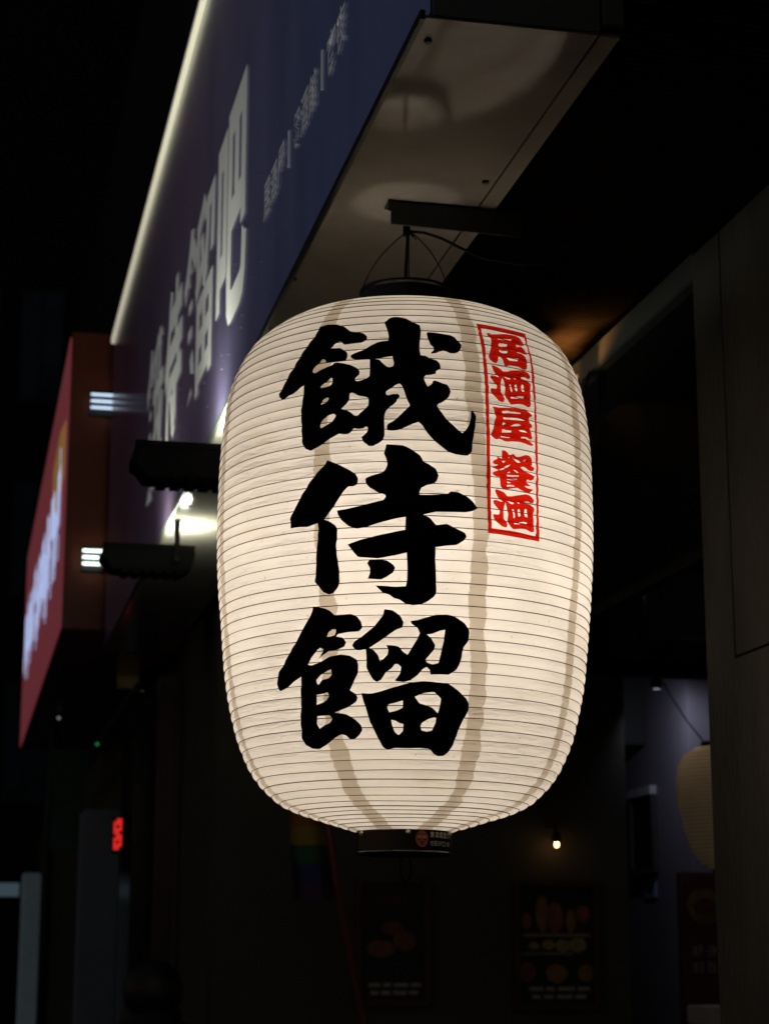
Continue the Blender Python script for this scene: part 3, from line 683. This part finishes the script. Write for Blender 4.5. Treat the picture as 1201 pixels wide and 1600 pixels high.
for dy, zt in ((-.0255, 2.940), (.0255, 2.944)): rel(MB().box(1.3735,1.3965,4.29+dy-.0006,4.29+dy+.0006,2.900,zt), w0).build('end_plate', M['dark_metal'], wl)
rel(MB().ball((1.385,4.29,2.920), .010, 14, 10, (1,1,1.3)), w0).build('bulb', M['amber'], wl, smooth=True)
rel(MB().tube([(1.385,4.29,2.896),(1.41,4.29,2.895),(1.437,4.29,2.980)], .004, 8), w0).build('arm', M['dark_metal'], wl)

# ------------------------------------------------------------------ back wall with posters, bulb, flag
tag(MB().box(.90,2.445,7.0,7.12,0,3.06).build('back_wall', M['wall_dark']), 'dark plaster wall with two food posters below the big lantern', 'wall')
def poster(x0, x1, z0, z1, label, kind):
    l = ((x0+x1)/2, 6.97, z0)
    o = thing('food_poster', label, 'poster', l, group='framed posters on the back wall')
    w = .022; y0, y1 = 6.966, 6.998
    for a in ((x0,x1,z1-w,z1),(x0,x1,z0,z0+w),(x0,x0+w,z0+w,z1-w),(x1-w,x1,z0+w,z1-w)):
        rel(MB().box(a[0],a[1],y0,y1,a[2],a[3]), l).build('frame_rail', M['wood_red'], o)
    rel(MB().box(x0+w,x1-w,6.984,6.990,z0+w,z1-w), l).build('print', M['poster_black'], o)
    def blob(cx, cz, rx, rz, col, n=18):
        m = mat('print_ink', tuple(.9*c for c in col), .5, var=.35, scale=60)
        poly = [(x0+cx*(x1-x0)+rx*math.cos(2*math.pi*i/n)*(1+.12*math.sin(3.1*i)), z0+cz*(z1-z0)+rz*math.sin(2*math.pi*i/n)*(1+.1*math.cos(2.3*i))) for i in range(n)]
        rel(MB().prism(poly, 'y', 6.9815, 6.9835), l).build('printed_dish', m, o)
    def bar(c0, c1, cz, h, col):
        m = mat('print_ink', tuple(.9*c for c in col), .5, var=.4, scale=90)
        rel(MB().box(x0+c0*(x1-x0), x0+c1*(x1-x0), 6.9815, 6.9835, z0+cz*(z1-z0), z0+cz*(z1-z0)+h), l).build('printed_line', m, o)
    if kind == 1:
        blob(.50,.60,.038,.026,(.20,.05,.03)); blob(.66,.50,.042,.034,(.22,.08,.03)); blob(.34,.44,.052,.030,(.24,.10,.05))
        bar(.28,.70,.79,.026,(.10,.02,.015))
    else:
        for i in range(5): blob(.16+.165*i+.02*(i%2),.68+.03*((i*2)%3),.018+.007*(i%3),.030+.012*((i*3)%4),(.30,.10+.06*(i%2),.05+.05*((i+1)%2)))
        bar(.12,.90,.56,.012,(.26,.25,.20)); bar(.10,.70,.42,.010,(.22,.21,.17))
        for i in range(4): blob(.24+.17*i,.49+.008*(i%2),.020+.005*i,.014+.004*i,(.34,.30,.12))
        blob(.16,.29,.030,.036,(.22,.07,.05)); blob(.50,.28,.040,.034,(.32,.16,.03)); blob(.84,.28,.030,.032,(.30,.14,.03))
    for row, zz in ((0,.145),(1,.085)):
        x = .18+.03*row
        for wd in ((.16,.10,.20,.14) if row == 0 else (.10,.12,.18,.12)):
            bar(x, x+wd, zz, .015, (.40,.40,.36)); x += wd+.035
poster(1.410,1.684,1.440,1.891, 'framed dark poster with a few fried pieces directly below the big lantern', 1)
poster(1.994,2.319,1.423,1.885, 'framed menu poster with rows of food under the small bare bulb', 2)
k0 = (2.15, 6.9, 2.06)
bl = thing('bare_bulb_lamp', 'tiny glowing bare bulb on the dark wall above the menu poster', 'lamp', k0)
M['tiny'] = emitter('small_bulb', (1.0,.52,.16), 18.0)
rel(MB().ball((2.15,6.93,2.012), .0075, 12, 8, (1,1,1.4)), k0).build('bulb', M['tiny'], bl, smooth=True)
rel(MB().lathe([(.0006,.05),(.016,.05),(.018,.03),(.012,.018)], 14, (2.15,6.93,2.0)), k0).build('socket', M['dark_metal'], bl, smooth=True)
rel(MB().tube([(2.15,6.93,2.05),(2.15,6.95,2.075),(2.15,6.998,2.08)], .005, 6), k0).build('arm', M['dark_metal'], bl)
rel(MB().lathe([(.0006,0),(.022,0),(.022,.012)], 14, (2.15,6.99,2.075)), k0).build('wall_plate', M['dark_metal'], bl)

f0 = (1.29, 6.2, 0)
fl = thing('rainbow_flag', 'rainbow striped flag on a slanted red pole below the big lantern', 'flag', f0)
rel(MB().tube([(1.38,6.2,.9),(1.285,6.2,1.40),(1.20,6.2,1.80),(1.145,6.2,2.12)], .013, 8), f0).build('pole', mat('red_pole', (.12,.012,.011), .6), fl, smooth=True)
cols = [(.13,.012,.012),(.20,.06,.008),(.19,.13,.012),(.015,.07,.03),(.010,.022,.11),(.05,.014,.07)]
for i, c in enumerate(cols):
    mb = MB(); nn = 14
    z1 = 2.13-.058*i; z0 = z1-.058
    for j in range(nn+1):
        t = j/nn; x = 1.155-.012*i*0 - .14*t + .045*(2.13-z1); y = 6.19+.022*math.sin(t*8+i*.35)
        mb.v += [(x+.02, y, z1-.0), (x+.02+.004*i*0+.045*.058, y+.003, z0)]
    for j in range(nn): mb.f.append((2*j, 2*j+1, 2*j+3, 2*j+2))
    rel(mb, f0).build('stripe', mat('flag_cloth', c, .9, var=.15), fl, smooth=True)

# ------------------------------------------------------------------ inside of the shop on the right
tag(MB().box(2.75,2.90,7.12,9.0,0,3.06).build('lilac_wall', M['wall_purple']), 'dim lilac side wall inside the shop', 'wall')
tag(MB().box(2.16,3.6,6.62,6.70,2.600,2.652).build('cross_beam', M['groove']), 'black cross beam above the lilac wall', 'beam')
tag(MB().box(2.3,3.6,6.72,6.80,2.665,3.06).build('bulkhead', M['wall_dark']), 'dark bulkhead panel above the black cross beam', 'panel')
tag(MB().box(2.42,2.55,6.71,6.718,2.708,2.760).build('pale_panel', M['lintel']), 'small pale panel just above the black cross beam', 'panel')
tag(MB().box(2.46,2.75,7.60,7.66,2.46,2.76).build('air_vent_box', M['lintel'], bevel=.006), 'pale grey box high on the lilac wall', 'box')
gb = thing('menu_light_box', 'dim dark green hanging board beside the shop glass', 'sign', (2.45,6.5,2.7))
rel(MB().box(2.36,2.60,6.48,6.52,2.715,2.955), (2.45,6.5,2.7)).build('board', M['green'], gb, bevel=.004)
rel(MB().box(2.352,2.608,6.485,6.515,2.957,2.972), (2.45,6.5,2.7)).build('top_rail', M['groove'], gb)
tg = thing('spot_lamp', 'tiny bright spot lamp high beside the green board', 'lamp', (2.335,6.5,2.92))
M['spot'] = emitter('spot_lens', (1.0,.85,.6), 2.2)
rel(MB().lathe([(.0006,.03),(.016,.03),(.018,.0),(.015,-.004)], 14, (2.335,6.5,2.905)), (2.335,6.5,2.92)).build('can', M['dark_metal'], tg)
rel(MB().ball((2.335,6.5,2.904), .012, 10, 6), (2.335,6.5,2.92)).build('lens', M['spot'], tg, smooth=True)
# the can lamp under the cross beam washes the lilac wall
b1 = (2.56, 6.95, 2.60)
cl = thing('can_lamp', 'black can lamp under the cross beam washing the lilac wall', 'lamp', b1)
rel(MB().lathe([(.0006,.050),(.020,.050),(.022,.046),(.022,.0),(.019,-.002),(.017,.004),(.0006,.006)], 20, (2.56,6.95,2.60)), b1).build('can', M['groove'], cl)
rel(MB().box(2.548,2.572,6.70,6.955,2.654,2.660), b1).build('bracket', M['groove'], cl)
ld = bpy.data.lights.new('can_beam', 'SPOT'); ld.energy = 2.6; ld.color = (.80,.80,1.0); ld.spot_size = R(140); ld.spot_blend = .7; ld.shadow_soft_size = .015
lo = bpy.data.objects.new('beam', ld); COL.objects.link(lo); lo.parent = cl; lo.location = (0,.0,-.006)
lo.rotation_euler = Vector((.19,.45,-.45)).to_track_quat('-Z','Y').to_euler()
# notice board and label on the lilac wall (they face the street)
nb = thing('framed_board', 'framed dark board with pale top edge on the lilac wall', 'picture', (2.74,7.64,1.94))
def nbp(mb, name, m): return rel(mb, (2.74,7.64,1.94)).build(name, m, nb)
nbp(MB().box(2.738,2.749,7.525,7.76,1.965,2.250), 'panel', M['poster_black'])
nbp(MB().box(2.722,2.749,7.50,7.785,2.252,2.285), 'frame_rail', M['white'])
nbp(MB().box(2.726,2.749,7.50,7.785,1.940,1.963), 'frame_rail', M['lintel'])
nbp(MB().box(2.726,2.749,7.50,7.523,1.9635,2.2515), 'frame_rail', M['lintel'])
nbp(MB().box(2.726,2.749,7.762,7.785,1.9635,2.2515), 'frame_rail', M['lintel'])
lb = thing('wall_notice', 'small pale blue notice below the framed board', 'notice', (2.745,7.6,1.85))
rel(MB().box(2.744,2.749,7.53,7.665,1.845,1.925), (2.745,7.6,1.85)).build('card', mat('pale_blue_card', (.22,.36,.50), .6), lb)
rel(MB().box(2.7425,2.7435,7.565,7.63,1.862,1.890), (2.745,7.6,1.85)).build('printed_patch', M['frame_dark'], lb)
# hanging lantern inside, seen past the pier
h0 = (2.425, 6.0, 1.885)
hl = thing('paper_lantern', 'small cream paper lantern half hidden behind the brown pier', 'lantern', h0)
hp = [(.035,0),(.075,.018),(.105,.06),(.128,.13),(.142,.21),(.146,.28),(.140,.33),(.118,.368),(.085,.388),(.060,.392)]
M['dim_paper'] = paper_mat('dim_lantern_paper', (.70,.62,.50), (.70,.66,.58), .45)
ent = []
for i in range(len(hp)-1):
    for q in range(6):
        t = q/6; r = hp[i][0]+(hp[i+1][0]-hp[i][0])*t; z = hp[i][1]+(hp[i+1][1]-hp[i][1])*t
        ent.append((r+.002*math.sin(math.pi*((z/.012) % 1)), z))
MB().lathe(ent, 40).build('paper_body', M['dim_paper'], hl, smooth=True)
MB().lathe([(.050,.386),(.064,.386),(.064,.408),(.050,.408)], 30).build('top_cap', M['black_gloss'], hl)
MB().lathe([(.0006,-.014),(.040,-.014),(.040,.004)], 30).build('bottom_cap', M['black_gloss'], hl)
MB().tube([(-.055,0,.405),(-.11,.0,.47),(-.17,.0,.56),(-.19,0,.60)], .0025, 6).build('hanging_wire', M['cable'], hl)
MB().ball((-.03,0,.365), .013, 12, 8).build('bulb', emitter('dim_bulb', (1.0,.78,.54), 20.0), hl, smooth=True)
for i in range(1, 31):
    z = i*.0126; k = max(q for q in range(len(hp)-1) if hp[q][1] <= z); t = (z-hp[k][1])/(hp[k+1][1]-hp[k][1])
    r = hp[k][0]+(hp[k+1][0]-hp[k][0])*t+.0012
    MB().tube([(r*math.cos(2*math.pi*j/40), r*math.sin(2*math.pi*j/40), z) for j in range(40)], .0011, 4, True).build('rib', M['wire'], hl)
# red counter front with round yellow emblem, white counter top box
c0 = (2.95, 7.3, 1.0)
ct = thing('counter_panel', 'dark red panel with round yellow emblem seen low behind the pier', 'panel', c0)
rel(MB().box(2.655,3.3,7.02,7.06,.8,1.92), c0).build('panel', M['wall_red'], ct)
em = [(2.745+.065*math.cos(R(a)), 1.795+.065*math.sin(R(a))) for a in range(0,360,12)]
rel(MB().prism(em, 'y', 7.012, 7.018), c0).build('emblem', mat('emblem_yellow', (.17,.125,.02), .5, var=.3, scale=40), ct)
em2 = [(2.745+.044*math.cos(R(a)), 1.795+.030*math.sin(R(a))) for a in range(0,360,15)]
rel(MB().prism(em2, 'y', 7.008, 7.0115), c0).build('emblem_centre', mat('emblem_dark', (.10,.03,.02), .5), ct)
M['pale_print'] = mat('pale_print', (.24,.24,.30), .6, var=.3, scale=60)
rs = random.Random(4)
for zz in (1.615, 1.555):
    for i in range(4):
        x = 2.69+i*.058
        for q in range(3):
            a = rs.uniform(0, .012); rel(MB().box(x+a, x+rs.uniform(.028,.044), 7.013, 7.0185, zz+.014*q, zz+.014*q+.005), c0).build('printed_stroke', M['pale_print'], ct)
        for q in range(2):
            xx = x+rs.uniform(.004,.036); rel(MB().box(xx, xx+.006, 7.0115, 7.0128, zz+rs.uniform(0,.012), zz+rs.uniform(.03,.044)), c0).build('printed_stroke', M['pale_print'], ct)
tag(MB().box(2.62,3.1,6.62,6.90,1.375,1.440).build('white_box', M['white'], bevel=.004), 'white box on the counter low beside the pier', 'box')

# ------------------------------------------------------------------ the next shops along the street (left)
o0 = (.41, 8.5, 3.0)
os_ = thing('neighbour_sign', 'red box sign with blurred white lettering beyond the purple sign', 'sign', o0)
def op(mb, name, m): return rel(mb, o0).build(name, m, os_)
op(MB().box(.412,1.15,8.5,13.6,3.006,4.36), 'box_body', M['orange'])
M['pink_face'] = emitter('lit_red_face', (.33,.065,.085), .30)
op(MB().box(.404,.411,8.54,13.6,3.02,4.345), 'lit_face', M['pink_face'])
M['gold_face'] = emitter('lit_gold_patch', (.65,.34,.10), .26)
op(MB().prism([(8.62,3.72),(9.75,3.70),(9.75,4.02),(9.1,4.05),(8.62,3.98)], 'x', .400, .403), 'gold_patch', M['gold_face'])
M['lit_white'] = emitter('lit_white_letter', (.50,.64,1.0), .75)
for (ya, yb, za, zb) in ((8.85,13.2,3.28,3.88),):
    n = 17
    for i in range(n):
        y = ya+(yb-ya)*i/n; w = (yb-ya)/n
        for q in range(3):
            hh = random.uniform(.12,.38); zz = za+random.uniform(0, zb-za-hh*.8)
            op(MB().box(.3975,.3995, y+w*(.10+.3*q), y+w*(.19+.3*q), zz, min(zb+.1, zz+hh)), 'letter_stroke', M['lit_white'])
        op(MB().box(.3955,.397, y+w*.05, y+w*.85, za+random.uniform(.05,.5), za+.55), 'letter_stroke', M['lit_white']) if i % 2 == 0 else None
M['led_tube'] = emitter('led_tube', (.62,.78,1.0), 1.3)
M['led_tube_b'] = emitter('led_tube_warm', (.80,1.0,.88), 3.2)
def bar_lamp(x0, x1, z0, z1, m, label):
    l = ((x0+x1)/2, 8.47, z0)
    o = thing('bar_lamp', label, 'lamp', l, group='triple bar lamps on the red sign')
    for i in range(3):
        z = z0+(z1-z0)*(i+.5)/3
        rel(MB().tube([(x0,8.455,z),(x1,8.455,z)], .0055, 8), l).build('light_tube', m, o, smooth=True)
    rel(MB().box(x1+.002,x1+.014,8.44,8.498,z0-.01,z1+.01), l).build('end_plate', M['frame_dark'], o)
    rel(MB().box(x0-.002,x1+.002,8.486,8.498,z0-.01,z1+.01), l).build('back_plate', M['frame_dark'], o)
bar_lamp(.500,.640,3.985,4.075, M['led_tube'], 'upper lamp of three short white bars on the red sign end')
bar_lamp(.488,.572,3.275,3.362, M['led_tube_b'], 'lower lamp of three short white bars on the red sign end')

def colm(label, x0, x1, y0, y1, z1, m, name='column', cat='column'):
    return tag(MB().box(x0,x1,y0,y1,0,z1).build(name, m, bevel=.01), label, cat)
colm('pale grey column with a red LED sign under the red box sign', .625,.815,10.0,10.3,2.34, M['column'])
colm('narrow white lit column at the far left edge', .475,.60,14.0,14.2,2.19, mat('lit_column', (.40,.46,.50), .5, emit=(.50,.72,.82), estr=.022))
tag(MB().box(.15,.452,14.0,14.1,2.03,2.12).build('light_box', emitter('cool_light_box', (.45,.68,.85), .07)), 'dim blue light box beside narrow white column', 'light box')
tag(MB().box(.516,.70,11.0,11.06,2.18,2.74).build('hanging_board', M['green']), 'dim green hanging board left of the pale grey column', 'sign')
tag(MB().box(.70,.795,9.0,9.05,2.82,3.17).build('hanging_board', M['yellow']), 'dim yellowish hanging board under the flood lights', 'sign')
r0 = (.795, 9.97, 2.13)
rl = thing('led_sign', 'glowing red vertical LED strip sign on the pale grey column', 'sign', r0)
rel(MB().box(.770,.822,9.955,9.995,2.125,2.305), r0).build('case', M['frame_dark'], rl)
M['red_led'] = emitter('red_led', (1.0,.03,.025), 1.0)
for i in range(10):
    z = 2.138+.0155*i
    for x in (.782,.796,.810):
        if (i*7+int(x*1000)) % 5 != 0:
            rel(MB().box(x-.0052,x+.0052,9.949,9.9545,z,z+.012), r0).build('led', M['red_led'], rl)
tag(MB().box(.86,.96,9.90,10.6,0,2.9).build('glossy_door_panel', mat('dark_gloss_door', (.03,.015,.015), .18, spec=.6)), 'dark glossy door panel reflecting the red LED sign', 'door')
nb_ = thing('neighbour_shop', 'dark shop front along the street below the red sign', 'building', (1.2,10,0))
rel(MB().box(.97,1.4,7.15,24,0,3.0), (1.2,10,0)).build('wall', M['wall_dark'], nb_)
rel(MB().box(1.152,1.6,8.5,24,3.0,9), (1.2,10,0)).build('upper_wall', M['facade'], nb_)
tag(MB().box(.868,1.6,2.5,8.4,3.09,9).build('upper_wall', M['facade']), 'dark upper wall of the building behind the purple sign', 'wall')
# clutter below the red sign: conduits and small indicator lamps
tag(MB().tube([(.76,8.6,2.77),(.76,11.0,2.77),(.75,14.5,2.77)], .022, 10).build('service_pipe', M['frame_dark'], smooth=True), 'dark horizontal service pipe under the red box sign', 'pipe')
tag(MB().tube([(.53,11.6,0),(.53,11.6,2.4),(.55,11.6,3.0)], .03, 10).build('drain_pipe', M['dark_metal'], smooth=True), 'dark vertical drain pipe left of the green hanging board', 'pipe')
tag(MB().box(.86,.94,8.70,8.76,0,2.84).build('door_post', mat('reddish_post', (.07,.022,.018), .5), bevel=.006), 'dark reddish post below the yellowish hanging board', 'post')
def pin_lamp(loc, col, s, label):
    o = thing('indicator_lamp', label, 'lamp', loc, group='tiny indicator lamps under the red sign')
    MB().ball((0,-.006,0), .0085, 10, 8).build('lens', emitter('pin_'+label[:6], col, s), o, smooth=True)
    MB().lathe([(.0006,.0),(.013,.0),(.013,.03),(.0006,.03)], 12, (0,0,.006)).build('holder', M['frame_dark'], o)
pin_lamp((.724,10.6,2.731), (.08,.9,.25), .22, 'tiny green indicator lamp under the red sign')
pin_lamp((.797,8.9,2.80), (1.0,.92,.7), .9, 'tiny warm white indicator lamp below yellowish hanging board')
pin_lamp((.558,11.5,2.974), (.8,.92,1.0), .28, 'tiny cool white indicator lamp left under the red sign')
# far block across the end of the street
d0 = (-2, 24, 0)
fb = thing('far_building', 'almost black building with dim bluish windows at the end of the street', 'building', d0)
rel(MB().box(-9,4.5,24,30,0,26), d0).build('wall', M['facade'], fb)
for ix in range(5):
    for iz in range(3):
        x = -1.9+ix*.80; z = 3.4+iz*2.5
        fr = rel(MB().box(x,x+.56,23.94,23.99,z,z+1.5), d0).build('window', M['frame_dark'], fb)
        for q in (0, 1):
            rel(MB().box(x+.03+q*.26,x+.27+q*.26,23.925,23.938,z+.05,z+1.45), d0).build('pane', M['far_glass'], fr)

# ------------------------------------------------------------------ passer-by, only the head reaches into the frame
q0 = (.70, 7.0, 0)
pr = thing('person', 'person with dark hair and dark clothes, only the head showing at bottom left', 'person', q0)
def skin_body(name, verts, edges, m, parent, sub=2):
    me = bpy.data.meshes.new(name); me.from_pydata([p[:3] for p in verts], edges, []); me.update()
    o = link(name, me, m, parent)
    md = o.modifiers.new('skin', 'SKIN'); md.use_smooth_shade = True
    sv = me.skin_vertices[0].data
    for i, p in enumerate(verts): sv[i].radius = p[3] if isinstance(p[3], tuple) else (p[3], p[3])
    sv[0].use_root = True
    o.modifiers.new('sub', 'SUBSURF').render_levels = sub
    return o
PV = [(0,0,.92,(.15,.11)),(0,0,1.12,(.14,.10)),(0,0,1.30,(.16,.10)),(0,-.005,1.40,.055),(0,-.012,1.475,(.074,.085)),(0,-.015,1.53,(.066,.078)),
      (.17,0,1.33,.055),(.22,.0,1.08,.042),(.23,-.07,.86,.034),(.235,-.09,.78,.03),(-.17,0,1.33,.055),(-.22,.0,1.08,.042),(-.23,-.05,.86,.034),(-.235,-.07,.78,.03),
      (.09,0,.80,.085),(.10,-.02,.48,.06),(.10,.02,.10,.042),(.10,-.12,.045,.04),(-.09,0,.80,.085),(-.10,.06,.48,.06),(-.10,.16,.10,.042),(-.10,.03,.045,.04)]
PE = [(0,1),(1,2),(2,3),(3,4),(4,5),(2,6),(6,7),(7,8),(8,9),(2,10),(10,11),(11,12),(12,13),(0,14),(14,15),(15,16),(16,17),(0,18),(18,19),(19,20),(20,21)]
skin_body('body', PV, PE, M['cloth'], pr)
hair = MB().ball((0,.012,1.495), .112, 20, 14, (.95,1.05,.95)); hair.ball((0,.06,1.38), .10, 16, 10, (1.12,.8,1.25))
hair.build('hair', M['hair'], pr, smooth=True)

for o in scene.objects:
    if o.type == 'MESH' and 'label' in o and 'category' not in o: o['category'] = 'thing'
